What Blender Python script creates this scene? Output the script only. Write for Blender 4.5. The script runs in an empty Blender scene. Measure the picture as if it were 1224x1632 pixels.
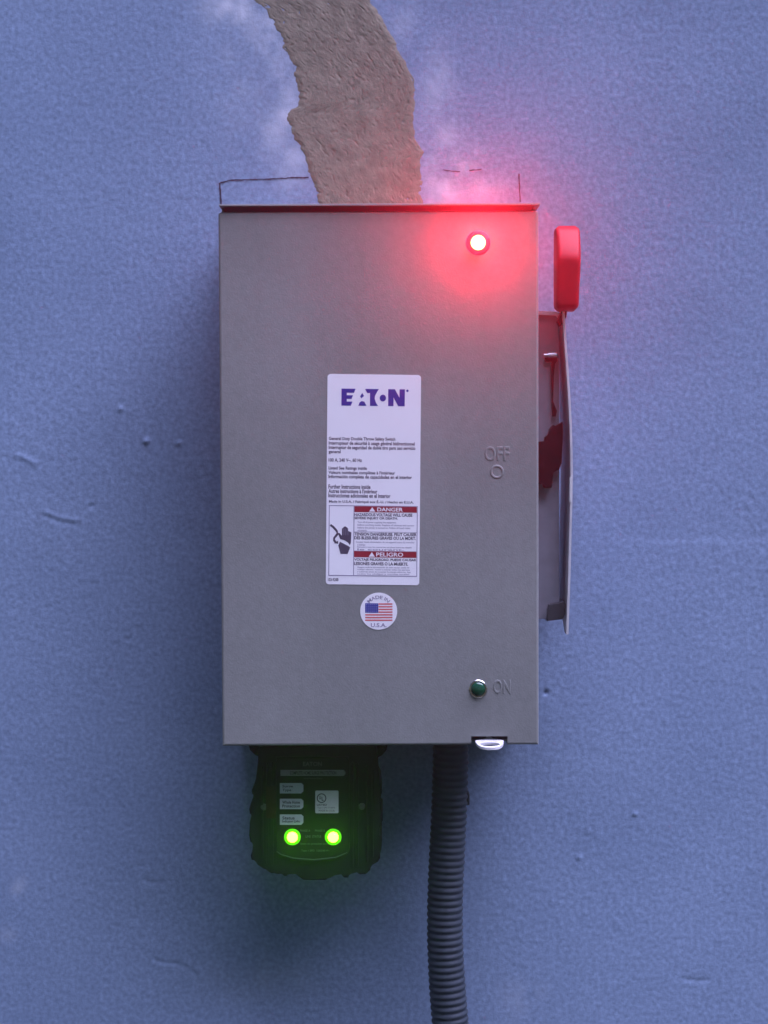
import bpy, bmesh, math, random
import numpy as np
from mathutils import Vector, Matrix
random.seed(7)
SC = bpy.context.scene
COL = SC.collection

# ------------------------------------------------------------------ camera
PXM = 0.000583            # metres per photo pixel on the door plane
DIST = 1.70               # camera to door
Y_DOOR = -0.165
PITCH, ROLL = math.radians(2.4), math.radians(0.236)
CAM = Vector((0.0, Y_DOOR - DIST, 1.45))
FWD = Vector((0, math.cos(PITCH), -math.sin(PITCH)))
R0 = Vector((1, 0, 0)); U0 = R0.cross(FWD)
RIGHT = R0 * math.cos(ROLL) - U0 * math.sin(ROLL)
UP = U0 * math.cos(ROLL) + R0 * math.sin(ROLL)
FPX = DIST / PXM          # focal length in photo pixels
cd = bpy.data.cameras.new('camera'); cam = bpy.data.objects.new('camera', cd); COL.objects.link(cam)
cd.sensor_fit = 'HORIZONTAL'; cd.sensor_width = 36.0; cd.lens = 36.0 * FPX / 1224.0
cd.clip_start = 0.05; cd.clip_end = 200
cam.matrix_world = Matrix(((RIGHT.x, UP.x, -FWD.x, CAM.x), (RIGHT.y, UP.y, -FWD.y, CAM.y),
                           (RIGHT.z, UP.z, -FWD.z, CAM.z), (0, 0, 0, 1)))
SC.camera = cam

def P(px, py, y):
    """photo pixel -> point on the plane of constant y"""
    d = FWD * FPX + RIGHT * (px - 612.0) + UP * (816.0 - py)
    t = (y - CAM.y) / d.y
    return CAM + d * t

# ------------------------------------------------------------------ sky, sun, exposure
SUN_EL, SUN_AZ = math.radians(69), math.radians(71)     # azimuth: to the right of straight out from the wall
w = bpy.data.worlds.new('World'); SC.world = w; w.use_nodes = True
nt = w.node_tree; nt.nodes.clear()
out = nt.nodes.new('ShaderNodeOutputWorld'); bg = nt.nodes.new('ShaderNodeBackground')
sky = nt.nodes.new('ShaderNodeTexSky'); sky.sky_type = 'NISHITA'; sky.sun_disc = False
sd = Vector((math.sin(SUN_AZ) * math.cos(SUN_EL), -math.cos(SUN_AZ) * math.cos(SUN_EL), math.sin(SUN_EL)))
sky.sun_elevation = SUN_EL; sky.sun_rotation = math.atan2(sd.x, sd.y)
sky.ozone_density = 4.0; sky.air_density = 1.0; sky.dust_density = 0.3
bg.inputs['Strength'].default_value = 0.0065
nt.links.new(sky.outputs[0], bg.inputs['Color']); nt.links.new(bg.outputs[0], out.inputs['Surface'])
sl = bpy.data.lights.new('sun', 'SUN'); so = bpy.data.objects.new('sun', sl); COL.objects.link(so)
sl.energy = 1.5; sl.angle = math.radians(64); sl.color = (0.66, 0.63, 1.0)
so.rotation_euler = (-sd).to_track_quat('-Z', 'Y').to_euler()
so.location = (1.2, -2.0, 2.6)
vs = SC.view_settings
vs.view_transform = 'Standard'; vs.look = 'None'; vs.gamma = 1.0; vs.exposure = 3.2; vs.use_curve_mapping = False
SC.cycles.use_denoising = True; SC.cycles.sample_clamp_indirect = 0.0
SC.cycles.max_bounces = 8; SC.cycles.volume_bounces = 1

# ------------------------------------------------------------------ materials
def mat(name, col, rough=0.5, metal=0.0, var=0.0, vscale=60.0, bump=0.0, bscale=400.0, bdist=0.0005, emit=None, estr=0.0,
        spec=0.5, detail=4.0, col2=None):
    m = bpy.data.materials.new(name); m.use_nodes = True
    n = m.node_tree.nodes; l = m.node_tree.links
    b = n['Principled BSDF']
    b.inputs['Base Color'].default_value = (*col, 1); b.inputs['Roughness'].default_value = rough
    b.inputs['Metallic'].default_value = metal; b.inputs['Specular IOR Level'].default_value = spec
    tc = n.new('ShaderNodeTexCoord')
    if var > 0:
        no = n.new('ShaderNodeTexNoise'); no.inputs['Scale'].default_value = vscale; no.inputs['Detail'].default_value = detail
        no.inputs['Roughness'].default_value = 0.65
        l.new(tc.outputs['Object'], no.inputs['Vector'])
        r = n.new('ShaderNodeValToRGB'); r.color_ramp.elements[0].position = 0.3; r.color_ramp.elements[1].position = 0.7
        c2 = col2 or tuple(min(1, c * (1 + var)) for c in col)
        r.color_ramp.elements[0].color = (*[c * (1 - var) for c in col], 1)
        r.color_ramp.elements[1].color = (*c2, 1)
        l.new(no.outputs['Fac'], r.inputs['Fac']); l.new(r.outputs['Color'], b.inputs['Base Color'])
    if bump > 0:
        nb = n.new('ShaderNodeTexNoise'); nb.inputs['Scale'].default_value = bscale; nb.inputs['Detail'].default_value = 3
        l.new(tc.outputs['Object'], nb.inputs['Vector'])
        bp = n.new('ShaderNodeBump'); bp.inputs['Strength'].default_value = bump; bp.inputs['Distance'].default_value = bdist
        l.new(nb.outputs['Fac'], bp.inputs['Height']); l.new(bp.outputs['Normal'], b.inputs['Normal'])
    if emit:
        b.inputs['Emission Color'].default_value = (*emit, 1); b.inputs['Emission Strength'].default_value = estr
    return m

M = {}
M['grey'] = mat('grey_powder_coat', (0.208, 0.218, 0.203), 0.45, var=0.07, vscale=180, bump=0.35, bscale=700, bdist=0.0004, detail=6)
def weather(m):
    n = m.node_tree.nodes; l = m.node_tree.links; b = n['Principled BSDF']; tc = n['Texture Coordinate']
    src = b.inputs['Base Color'].links[0].from_socket
    mp = n.new('ShaderNodeMapping'); mp.inputs['Scale'].default_value = (34, 34, 1.6); l.new(tc.outputs['Object'], mp.inputs['Vector'])
    n1_ = n.new('ShaderNodeTexNoise'); n1_.inputs['Scale'].default_value = 1.0; n1_.inputs['Detail'].default_value = 6; l.new(mp.outputs['Vector'], n1_.inputs['Vector'])
    n2_ = n.new('ShaderNodeTexNoise'); n2_.inputs['Scale'].default_value = 9.0; n2_.inputs['Detail'].default_value = 5; l.new(tc.outputs['Object'], n2_.inputs['Vector'])
    ad = n.new('ShaderNodeMath'); ad.operation = 'ADD'; l.new(n1_.outputs['Fac'], ad.inputs[0]); l.new(n2_.outputs['Fac'], ad.inputs[1])
    mr = n.new('ShaderNodeMapRange'); mr.inputs['From Min'].default_value = 0.7; mr.inputs['From Max'].default_value = 1.3
    mr.inputs['To Min'].default_value = 0.95; mr.inputs['To Max'].default_value = 1.08; l.new(ad.outputs[0], mr.inputs['Value'])
    sc = n.new('ShaderNodeVectorMath'); sc.operation = 'SCALE'; l.new(src, sc.inputs[0]); l.new(mr.outputs['Result'], sc.inputs['Scale']); l.new(sc.outputs['Vector'], b.inputs['Base Color'])
    rr = n.new('ShaderNodeMapRange'); rr.inputs['From Min'].default_value = 0.35; rr.inputs['From Max'].default_value = 0.65; rr.inputs['To Min'].default_value = 0.40; rr.inputs['To Max'].default_value = 0.60
    l.new(n2_.outputs['Fac'], rr.inputs['Value']); l.new(rr.outputs['Result'], b.inputs['Roughness'])
weather(M['grey'])
M['grey_in'] = mat('grey_sheet_steel', (0.20, 0.21, 0.20), 0.55, var=0.08, vscale=40)
M['bracket'] = mat('dull_bracket_grey', (0.19, 0.19, 0.215), 0.55, var=0.1, vscale=60)
M['steel'] = mat('zinc_steel', (0.62, 0.62, 0.64), 0.42, metal=0.35, var=0.12, vscale=50, bump=0.2, bscale=500)
M['dimsteel'] = mat('blackened_screw', (0.07, 0.075, 0.075), 0.45, metal=0.6, var=0.1)
M['bright_steel'] = mat('bright_steel', (0.75, 0.75, 0.78), 0.3, metal=0.5, var=0.05)
M['red'] = mat('red_plastic_grip', (0.40, 0.004, 0.012), 0.5, spec=0.3, var=0.06, vscale=120, bump=0.15, bscale=300)
M['darkred'] = mat('dark_red_painted_steel', (0.022, 0.0015, 0.003), 0.7, spec=0.1, var=0.25, vscale=60)
M['white'] = mat('white_label_vinyl', (0.80, 0.80, 0.80), 0.45, var=0.02, vscale=25)
M['tab'] = mat('white_hasp_plate', (0.60, 0.60, 0.62), 0.45, var=0.12, vscale=120)
M['navy'] = mat('blue_print', (0.003, 0.018, 0.24), 0.5, var=0.04)
M['ink'] = mat('dark_print', (0.055, 0.045, 0.075), 0.6, var=0.05)
M['greyink'] = mat('grey_print', (0.25, 0.23, 0.31), 0.6, var=0.05)
M['redink'] = mat('red_print', (0.26, 0.008, 0.022), 0.5, var=0.05)
M['flagred'] = mat('flag_red_print', (0.55, 0.10, 0.10), 0.5, var=0.05)
M['paper'] = mat('white_print', (0.78, 0.78, 0.80), 0.5, var=0.02)
M['black'] = mat('black_plastic', (0.007, 0.008, 0.009), 0.6, spec=0.12, var=0.2, vscale=120, bump=0.3, bscale=500)
M['panel'] = mat('black_panel_film', (0.005, 0.006, 0.006), 0.55, spec=0.12, var=0.15)
M['plate'] = mat('grey_tag_print', (0.34, 0.37, 0.40), 0.55, var=0.08, vscale=200)
M['dimplate'] = mat('dim_grey_print', (0.15, 0.16, 0.16), 0.55, var=0.1, vscale=200)
M['cert'] = mat('silver_tag_print', (0.46, 0.50, 0.46), 0.5, var=0.06, vscale=200)
M['faint'] = mat('faint_grey_print', (0.055, 0.06, 0.06), 0.6, var=0.1)
M['maroon'] = mat('maroon_print', (0.022, 0.005, 0.006), 0.55, spec=0.1, var=0.4, vscale=150)
M['conduit'] = mat('grey_conduit_jacket', (0.038, 0.048, 0.060), 0.5, spec=0.25, var=0.15, vscale=60, bump=0.2, bscale=300)
M['fitting'] = mat('dark_conduit_fitting', (0.035, 0.036, 0.04), 0.5, var=0.2)
M['greenlens'] = mat('dark_green_lens', (0.004, 0.06, 0.028), 0.12, var=0.05)
M['chrome'] = mat('chrome_bezel', (0.6, 0.6, 0.6), 0.2, metal=1.0, var=0.03)
M['redled'] = mat('lit_red_lens', (0.6, 0.02, 0.02), 0.3, emit=(1.0, 0.022, 0.0040), estr=32.0, var=0.02)
M['greenled'] = mat('lit_green_lens', (0.05, 0.6, 0.02), 0.3, emit=(0.30, 1.0, 0.02), estr=3.0, var=0.02)
M['redhalo'] = mat('red_halo_glow', (0.5, 0.01, 0.01), 0.35, emit=(1.0, 0.0, 0.012), estr=0.11, var=0.02)  # emission stands in for the red halo round the lens
M['greenhalo'] = mat('green_halo_glow', (0.02, 0.3, 0.01), 0.35, emit=(0.16, 1.0, 0.0), estr=0.085, var=0.02)  # emission stands in for the green halo round the lens
M['pencil'] = mat('pencil_graphite', (0.030, 0.022, 0.045), 0.7, var=0.3, vscale=300)
M['patch'] = mat('bare_mortar', (0.205, 0.184, 0.134), 0.9, var=0.30, vscale=70, bump=0.25, bscale=800, bdist=0.0008, detail=10)

def wall_mat():
    m = mat('painted_stucco', (0.2, 0.26, 0.36), 0.85)
    n = m.node_tree.nodes; l = m.node_tree.links; b = n['Principled BSDF']; tc = n['Texture Coordinate']
    at = n.new('ShaderNodeAttribute'); at.attribute_name = 'smear'
    n1 = n.new('ShaderNodeTexNoise'); n1.inputs['Scale'].default_value = 7; n1.inputs['Detail'].default_value = 5
    n2 = n.new('ShaderNodeTexNoise'); n2.inputs['Scale'].default_value = 240; n2.inputs['Detail'].default_value = 4
    for q in (n1, n2): l.new(tc.outputs['Object'], q.inputs['Vector'])
    r1 = n.new('ShaderNodeValToRGB'); e = r1.color_ramp.elements
    e[0].position = 0.3; e[0].color = (*WALL_A, 1); e[1].position = 0.7; e[1].color = (*WALL_B, 1)
    l.new(n1.outputs['Fac'], r1.inputs['Fac'])
    mr = n.new('ShaderNodeMapRange'); mr.inputs['From Min'].default_value = 0.3; mr.inputs['From Max'].default_value = 0.7
    mr.inputs['To Min'].default_value = 0.80; mr.inputs['To Max'].default_value = 1.17
    l.new(n2.outputs['Fac'], mr.inputs['Value'])
    mul = n.new('ShaderNodeVectorMath'); mul.operation = 'SCALE'
    l.new(r1.outputs['Color'], mul.inputs[0]); l.new(mr.outputs['Result'], mul.inputs['Scale'])
    mx = n.new('ShaderNodeMix'); mx.data_type = 'RGBA'
    l.new(at.outputs['Fac'], mx.inputs['Factor']); l.new(mul.outputs['Vector'], mx.inputs[6]); mx.inputs[7].default_value = (0.58, 0.62, 0.70, 1)
    l.new(mx.outputs[2], b.inputs['Base Color'])
    bp = n.new('ShaderNodeBump'); bp.inputs['Strength'].default_value = 0.28; bp.inputs['Distance'].default_value = 0.0006
    n3 = n.new('ShaderNodeTexNoise'); n3.inputs['Scale'].default_value = 650; n3.inputs['Detail'].default_value = 3
    l.new(tc.outputs['Object'], n3.inputs['Vector'])
    l.new(n3.outputs['Fac'], bp.inputs['Height']); l.new(bp.outputs['Normal'], b.inputs['Normal'])
    b.inputs['Specular IOR Level'].default_value = 0.25
    return m
WALL_A = (0.186, 0.260, 0.378); WALL_B = (0.220, 0.300, 0.428)
M['wall'] = wall_mat()

# ------------------------------------------------------------------ object helpers
def link(name, me, material, parent=None):
    o = bpy.data.objects.new(name, me); COL.objects.link(o)
    if material is not None: me.materials.append(M[material])
    if parent is not None:
        o.parent = parent; o.matrix_parent_inverse = Matrix.Translation(-ORG[parent.name])
        ORG[o.name] = Vector((0, 0, 0)) + ORG[parent.name] * 0
    else: ORG[o.name] = Vector((0, 0, 0))
    return o
ORG = {}
def thing(name, label, cat, loc, parent=None, group=None):
    o = bpy.data.objects.new(name, None); COL.objects.link(o); o.empty_display_size = 0.02
    loc = Vector(loc)
    if parent is not None:
        o.parent = parent; o.matrix_parent_inverse = Matrix.Translation(-ORG[parent.name])
    o.location = loc; ORG[o.name] = loc
    if label: o['label'] = label
    if cat: o['category'] = cat
    if group: o['group'] = group
    return o
def obj(name, bm, material, parent=None, smooth=False):
    bmesh.ops.recalc_face_normals(bm, faces=bm.faces)
    me = bpy.data.meshes.new(name); bm.to_mesh(me); bm.free()
    if smooth:
        for p in me.polygons: p.use_smooth = True
        big = max(me.polygons, key=lambda p: p.area)
        if len(big.vertices) > 6: big.use_smooth = False
        try: me.set_sharp_from_angle(angle=math.radians(38))
        except Exception: pass
    return link(name, me, material, parent)
def box(bm, x0, x1, y0, y1, z0, z1, bev=0.0):
    b = bmesh.new()
    vs_ = [b.verts.new((x, y, z)) for x in (x0, x1) for y in (y0, y1) for z in (z0, z1)]
    for f in ((0, 1, 3, 2), (4, 6, 7, 5), (0, 4, 5, 1), (2, 3, 7, 6), (0, 2, 6, 4), (1, 5, 7, 3)):
        b.faces.new([vs_[i] for i in f])
    if bev: bmesh.ops.bevel(b, geom=b.edges[:], offset=bev, segments=2, affect='EDGES', profile=0.5)
    merge(bm, b)
def merge(bm, b):
    mp = {v: bm.verts.new(v.co) for v in b.verts}
    for f in b.faces:
        try: bm.faces.new([mp[v] for v in f.verts])
        except ValueError: pass
    b.free()
def prism(bm, pts, y0, y1, bev=0.0, seg=2):
    """pts: list of (x,z); y0 front, y1 back"""
    b = bmesh.new()
    a = [b.verts.new((x, y0, z)) for x, z in pts]; c = [b.verts.new((x, y1, z)) for x, z in pts]
    f = b.faces.new(a); b.faces.new(c[::-1]); n = len(pts)
    for i in range(n): b.faces.new((a[i], c[i], c[(i + 1) % n], a[(i + 1) % n]))
    if bev: bmesh.ops.bevel(b, geom=list(f.edges), offset=bev, segments=seg, affect='EDGES', profile=0.5)
    merge(bm, b)
def W(pts, y):       # photo pixels -> (x,z) on the plane y
    r = []
    for a, b in pts:
        q = P(a, b, y); r.append((q.x, q.z))
    return r
def rrect(x0, y0, x1, y1, r, n=5):
    r_ = []
    for cx, cy, a0 in ((x1 - r, y0 + r, -90), (x1 - r, y1 - r, 0), (x0 + r, y1 - r, 90), (x0 + r, y0 + r, 180)):
        for i in range(n + 1):
            a = math.radians(a0 + 90 * i / n); r_.append((cx + r * math.cos(a), cy + r * math.sin(a)))
    return r_
def ell(cx, cy, rx, ry=None, n=32, a0=0, a1=360):
    ry = ry or rx
    full = a1 - a0 >= 360
    return [(cx + rx * math.cos(math.radians(a0 + (a1 - a0) * i / (n if full else n - 1))),
             cy + ry * math.sin(math.radians(a0 + (a1 - a0) * i / (n if full else n - 1)))) for i in range(n)]
def flat(bm, pxpts, y, th=0.00012, y_map=None):
    """thin printed shape in photo pixels on plane y, standing th proud"""
    prism(bm, W(pxpts, y if y_map is None else y_map), y - th, y)
def lathe_y(bm, cx, cz, prof, n=32):
    """prof: list of (radius, y); revolve about the y axis through (cx,cz)"""
    rings = []
    for r, y in prof:
        if r < 1e-6: rings.append([bm.verts.new((cx, y, cz))])
        else: rings.append([bm.verts.new((cx + r * math.cos(2 * math.pi * i / n), y, cz + r * math.sin(2 * math.pi * i / n))) for i in range(n)])
    for a, b in zip(rings, rings[1:]):
        for i in range(n):
            j = (i + 1) % n
            if len(a) == 1 and len(b) > 1: bm.faces.new((a[0], b[j], b[i]))
            elif len(b) == 1 and len(a) > 1: bm.faces.new((a[i], a[j], b[0]))
            elif len(a) > 1: bm.faces.new((a[i], a[j], b[j], b[i]))

def text_raw(s, bold=0.0, extrude=0.0, bevel=0.0):
    cu = bpy.data.curves.new('t', 'FONT'); cu.body = s; cu.resolution_u = 3; cu.offset = bold
    cu.extrude = extrude; cu.bevel_depth = bevel; cu.bevel_resolution = 1
    o = bpy.data.objects.new('t', cu); COL.objects.link(o); bpy.context.view_layer.update()
    dg = bpy.context.evaluated_depsgraph_get()
    me = bpy.data.meshes.new_from_object(o.evaluated_get(dg))
    v = [tuple(q.co) for q in me.vertices]; f = [tuple(p.vertices) for p in me.polygons]
    bpy.data.objects.remove(o); bpy.data.curves.remove(cu); bpy.data.meshes.remove(me)
    return v, f
def text(bm, s, px0, px1, py0, py1, y, th=0.00012, bold=0.0, slant=0.0, arc=None):
    """text fitted to the pixel rectangle (top py0, bottom py1) on plane y"""
    v, f = text_raw(s, bold)
    if not v: return
    xs = [q[0] for q in v]; ys = [q[1] for q in v]
    ax, bx = min(xs), max(xs)
    lo, hi = min(min(ys), 0.0), max(ys)
    vv = []
    for x, yy, _ in v:
        u = (x - ax) / (bx - ax + 1e-9); t = (yy - lo) / (hi - lo + 1e-9)
        if arc:
            cx, cy, r, a0, a1 = arc          # angles in degrees, pixel frame, y down
            a = math.radians(a0 + (a1 - a0) * u); rr = r + (py0 * t if py0 else 0)
            px, py = cx + rr * math.cos(a), cy + rr * math.sin(a)
        else:
            px = px0 + (px1 - px0) * u; py = py1 + (py0 - py1) * t
            py += slant * (px - px0)
        q = P(px, py, y); vv.append(bm.verts.new((q.x, y - th, q.z)))
    for p in f:
        try: bm.faces.new([vv[i] for i in p])
        except ValueError: pass

# ================================================================== THE WALL
def vnoise(nz, nx, cell, rng):
    gz, gx = int(nz / cell) + 3, int(nx / cell) + 3
    g = rng.random((gz, gx)) * 2 - 1
    z = np.arange(nz) / cell; x = np.arange(nx) / cell
    zi = z.astype(int); xi = x.astype(int); zf = z - zi; xf = x - xi
    zf = zf * zf * (3 - 2 * zf); xf = xf * xf * (3 - 2 * xf)
    a = g[zi][:, xi]; b = g[zi][:, xi + 1]; c = g[zi + 1][:, xi]; d = g[zi + 1][:, xi + 1]
    return (a * (1 - xf) + b * xf) * (1 - zf)[:, None] + (c * (1 - xf) + d * xf) * zf[:, None]
rng = np.random.default_rng(3)
STEP = 0.0019
X0, X1 = -0.62, 0.62
ZC = CAM.z - math.tan(PITCH) * (DIST + 0.165)
Z0, Z1 = ZC - 0.70, ZC + 0.70
NX, NZ = int((X1 - X0) / STEP) + 1, int((Z1 - Z0) / STEP) + 1
xs = np.linspace(X0, X1, NX); zs = np.linspace(Z0, Z1, NZ)
H = 0.00015 * vnoise(NZ, NX, 1.15, rng) + 0.00005 * vnoise(NZ, NX, 3.4, rng) + 0.00005 * vnoise(NZ, NX, 9, rng) \
    + 0.0003 * vnoise(NZ, NX, 45, rng) + 0.0008 * vnoise(NZ, NX, 130, rng)
lump = np.clip(vnoise(NZ, NX, 3.0, rng) - 0.55, 0, 1) * np.clip(vnoise(NZ, NX, 30, rng) + 0.2, 0, 1)
H += 0.0007 * lump
ST = P(1080, 862, 0.0); H += 0.0004 / (1 + np.exp(np.clip((np.meshgrid(xs, zs)[1] - ST.z) / 0.0012, -40, 40))) * np.clip((np.meshgrid(xs, zs)[0] - P(930, 862, 0.0).x) / 0.08, 0, 1)
XX, ZZ = np.meshgrid(xs, zs)
def gauss(px, py, rpx, h, ry=None):
    global H
    q = P(px, py, 0.0); r = rpx * 0.00064; r2 = (ry or rpx) * 0.00064
    H += h * np.exp(-((XX - q.x) / r) ** 2 - ((ZZ - q.z) / r2) ** 2)
def stroke(pts, rpx, h):
    for (a, b), (c, d) in zip(pts, pts[1:]):
        n = max(2, int(math.hypot(c - a, d - b) / (rpx * 0.8)))
        for i in range(n):
            t = i / n; gauss(a + (c - a) * t, b + (d - b) * t, rpx, h)
gauss(233, 703, 4.0, 0.0026); gauss(284, 706, 3.2, 0.0017); gauss(145, 807, 3, -0.0018); gauss(192, 652, 3.5, 0.0016)
stroke([(70, 815), (85, 821), (100, 826), (115, 829), (130, 828)], 3.6, 0.00028)
stroke([(70, 821), (85, 828), (100, 833), (120, 836)], 3.4, -0.00024)
stroke([(25, 725), (40, 730), (60, 742)], 4, 0.0004)
stroke([(245, 1528), (262, 1535), (280, 1536), (297, 1542), (316, 1560)], 2.2, -0.00035)
stroke([(228, 1402), (242, 1407), (262, 1406)], 2.2, -0.0003)
for a, b in ((195, 1288), (199, 1303), (205, 1319), (211, 1355), (225, 1380), (142, 950), (870, 1104), (205, 1018)): gauss(a, b, 2.4, -0.0007)
gauss(870, 1104, 3.0, -0.0035)
stroke([(1085, 1560), (1110, 1563), (1132, 1562)], 3, -0.00025); gauss(1012, 1297, 3, 0.0018); gauss(923, 1367, 3, 0.0015)
edge = np.minimum(np.minimum(XX - X0, X1 - XX), np.minimum(ZZ - Z0, Z1 - ZZ))
H *= np.clip(edge / 0.08, 0, 1)
# pale mortar smears beside the patch: a stain with its own shape
SM = np.zeros_like(H)
mott = 0.72 + 0.38 * vnoise(NZ, NX, 9, rng) + 0.25 * vnoise(NZ, NX, 4, rng) + 0.35 * vnoise(NZ, NX, 25, rng)
def smear(px, py, rx, ry, a, ang=0.0):
    global SM
    q = P(px, py, 0.0); c, s = math.cos(ang), math.sin(ang)
    dx, dz = XX - q.x, ZZ - q.z
    u, v = (dx * c + dz * s) / (rx * 0.00064), (-dx * s + dz * c) / (ry * 0.00064)
    SM = np.maximum(SM, a * np.exp(-(u * u + v * v)) * np.clip(mott, 0, 1.2))
smear(380, 12, 50, 26, 0.95); smear(425, 50, 30, 45, 0.95, 0.5); smear(450, 110, 26, 50, 0.85, 0.2); smear(456, 170, 24, 40, 0.85); smear(400, 110, 60, 90, 0.25)
smear(440, 215, 30, 40, 0.55); smear(468, 262, 30, 40, 0.5)
smear(697, 150, 26, 70, 0.4); smear(705, 215, 30, 30, 0.5); smear(738, 255, 30, 24, 0.6); smear(715, 300, 34, 24, 0.75); smear(690, 285, 14, 40, 0.6)
smear(760, 300, 40, 24, 0.4); smear(640, 40, 22, 40, 0.25, -0.5)
smear(30, 1412, 9, 15, 0.28, -0.6); smear(10, 1488, 14, 12, 0.2); smear(835, 1590, 34, 34, 0.22); smear(420, 1560, 90, 40, 0.12)
smear(740, 1275, 1, 1, 0.1)
SM = np.clip(SM, 0, 1)
def height(x, z):
    i = (z - Z0) / STEP * (NZ - 1) * STEP / (Z1 - Z0); j = (x - X0) / (X1 - X0) * (NX - 1)
    i = min(max(i, 0), NZ - 1.001); j = min(max(j, 0), NX - 1.001)
    a, b = int(i), int(j); f, g = i - a, j - b
    return (H[a, b] * (1 - f) + H[a + 1, b] * f) * (1 - g) + (H[a, b + 1] * (1 - f) + H[a + 1, b + 1] * f) * g

wall = thing('stucco_wall', 'blue painted stucco wall behind the grey switch box', 'wall', (0, 0, 0))
co = np.stack([XX, -H, ZZ], -1).reshape(-1, 3)
idx = np.arange(NX * NZ).reshape(NZ, NX)
quads = np.stack([idx[:-1, :-1], idx[:-1, 1:], idx[1:, 1:], idx[1:, :-1]], -1).reshape(-1, 4)
def np_mesh(name, co, quads):
    me = bpy.data.meshes.new(name)
    me.vertices.add(len(co)); me.vertices.foreach_set('co', co.astype(np.float32).ravel())
    me.loops.add(quads.size); me.loops.foreach_set('vertex_index', quads.astype(np.int32).ravel())
    me.polygons.add(len(quads)); me.polygons.foreach_set('loop_start', np.arange(0, quads.size, 4, dtype=np.int32))
    me.polygons.foreach_set('loop_total', np.full(len(quads), 4, dtype=np.int32))
    me.polygons.foreach_set('use_smooth', np.ones(len(quads), dtype=bool))
    me.update(calc_edges=True); me.validate()
    return me
me = np_mesh('painted_stucco_face', co, quads)
at = me.attributes.new('smear', 'FLOAT', 'POINT'); at.data.foreach_set('value', SM.astype(np.float32).ravel())
link('painted_stucco_face', me, 'wall', wall)
bm = bmesh.new()       # the wall going on beyond the frame, and its thickness
XO, ZO0, ZO1 = 1.6, 0.0, 2.8
box(bm, -XO, X0, 0.0, 0.15, ZO0, ZO1); box(bm, X1, XO, 0.0, 0.15, ZO0, ZO1)
box(bm, X0, X1, 0.0, 0.15, ZO0, Z0); box(bm, X0, X1, 0.0, 0.15, Z1, ZO1); box(bm, X0, X1, 0.02, 0.15, Z0, Z1)
obj('wall_body', bm, 'wall', wall)

# bare mortar patch: ragged-edged channel fill
LEFT = [(-60, 330), (-25, 360), (0, 400), (12, 420), (25, 428), (50, 440), (80, 453), (105, 465), (130, 471), (150, 476), (168, 472), (178, 460), (188, 456),
        (205, 460), (225, 470), (245, 483), (265, 488), (285, 494), (300, 500), (325, 505), (380, 510), (440, 512)]
RIGHTE = [(-60, 570), (-25, 583), (0, 595), (20, 603), (40, 616), (65, 630), (90, 641), (115, 655), (135, 661), (160, 662), (200, 664), (230, 668), (240, 678),
          (250, 675), (270, 674), (290, 677), (325, 677), (380, 680), (440, 682)]
rows = np.arange(-60, 440, 1.7)
le = np.interp(rows, *zip(*LEFT)); re = np.interp(rows, *zip(*RIGHTE))
r2 = np.random.default_rng(11)
def n1(n, cell, amp):
    g = r2.random(int(n / cell) + 3) * 2 - 1; t = np.arange(n) / cell; i = t.astype(int); f = t - i; f = f * f * (3 - 2 * f)
    return amp * (g[i] * (1 - f) + g[i + 1] * f)
le = le + n1(len(rows), 2, 1.8) + n1(len(rows), 5, 3.0) + n1(len(rows), 12, 3.0)
re = re + n1(len(rows), 2, 1.3) + n1(len(rows), 5, 2.2) + n1(len(rows), 12, 2.0)
NC = 150
pc = np.zeros((len(rows), NC, 3))
ph = 0.00011 * vnoise(len(rows), NC, 1.4, r2) + 0.00009 * vnoise(len(rows), NC, 4, r2) + 0.0003 * vnoise(len(rows), NC, 18, r2)
pit = np.clip(vnoise(len(rows), NC, 3, r2) - 0.5, 0, 1); ph = ph - 0.0012 * pit
for k, py in enumerate(rows):
    for c in range(NC):
        t = c / (NC - 1); q = P(le[k] + (re[k] - le[k]) * t, py, 0.0)
        e = min(1.0, min(t, 1 - t) * 14); e = e * (2 - e)
        pc[k, c] = (q.x, -(height(q.x, q.z) * (1 - 0.7 * e) + e * (0.0009 + ph[k, c]) + (1 - e) * -0.0004), q.z)
ii = np.arange(len(rows) * NC).reshape(len(rows), NC)
pq = np.stack([ii[:-1, :-1], ii[1:, :-1], ii[1:, 1:], ii[:-1, 1:]], -1).reshape(-1, 4)
po = link('bare_mortar_patch', np_mesh('bare_mortar_patch', pc.reshape(-1, 3), pq), 'patch', wall)
po['label'] = 'tan unpainted mortar strip running down to the switch box'

def pencil(pts, wpx):
    bm = bmesh.new(); prev = None
    fine = []
    for (a, b), (c, d) in zip(pts, pts[1:]):
        n = max(2, int(math.hypot(c - a, d - b) / 3))
        for i in range(n): fine.append((a + (c - a) * i / n, b + (d - b) * i / n))
    fine.append(pts[-1])
    for i, (a, b) in enumerate(fine):
        j = min(i, len(fine) - 2); dx, dy = fine[j + 1][0] - fine[j][0], fine[j + 1][1] - fine[j][1]
        L = math.hypot(dx, dy); nx_, ny_ = -dy / L, dx / L
        wj = wpx * random.uniform(0.6, 1.15) / 2; a += random.uniform(-.4, .4); b += random.uniform(-.4, .4)
        pr = []
        for s in (-1, 1):
            q = P(a + s * nx_ * wj, b + s * ny_ * wj, 0.0)
            pr.append(bm.verts.new((q.x, -height(q.x, q.z) - 0.0005, q.z)))
        if prev: bm.faces.new((prev[0], prev[1], pr[1], pr[0]))
        prev = pr
    obj('pencil_line', bm, 'pencil', wall)
pencil([(350, 291), (351, 306), (353, 330)], 3.2)
pencil([(351, 291), (368, 287), (400, 286), (440, 285), (470, 283), (492, 283)], 2.2)
pencil([(706, 271), (720, 273), (733, 274)], 1.6)
pencil([(748, 272), (768, 270)], 1.6)
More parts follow.
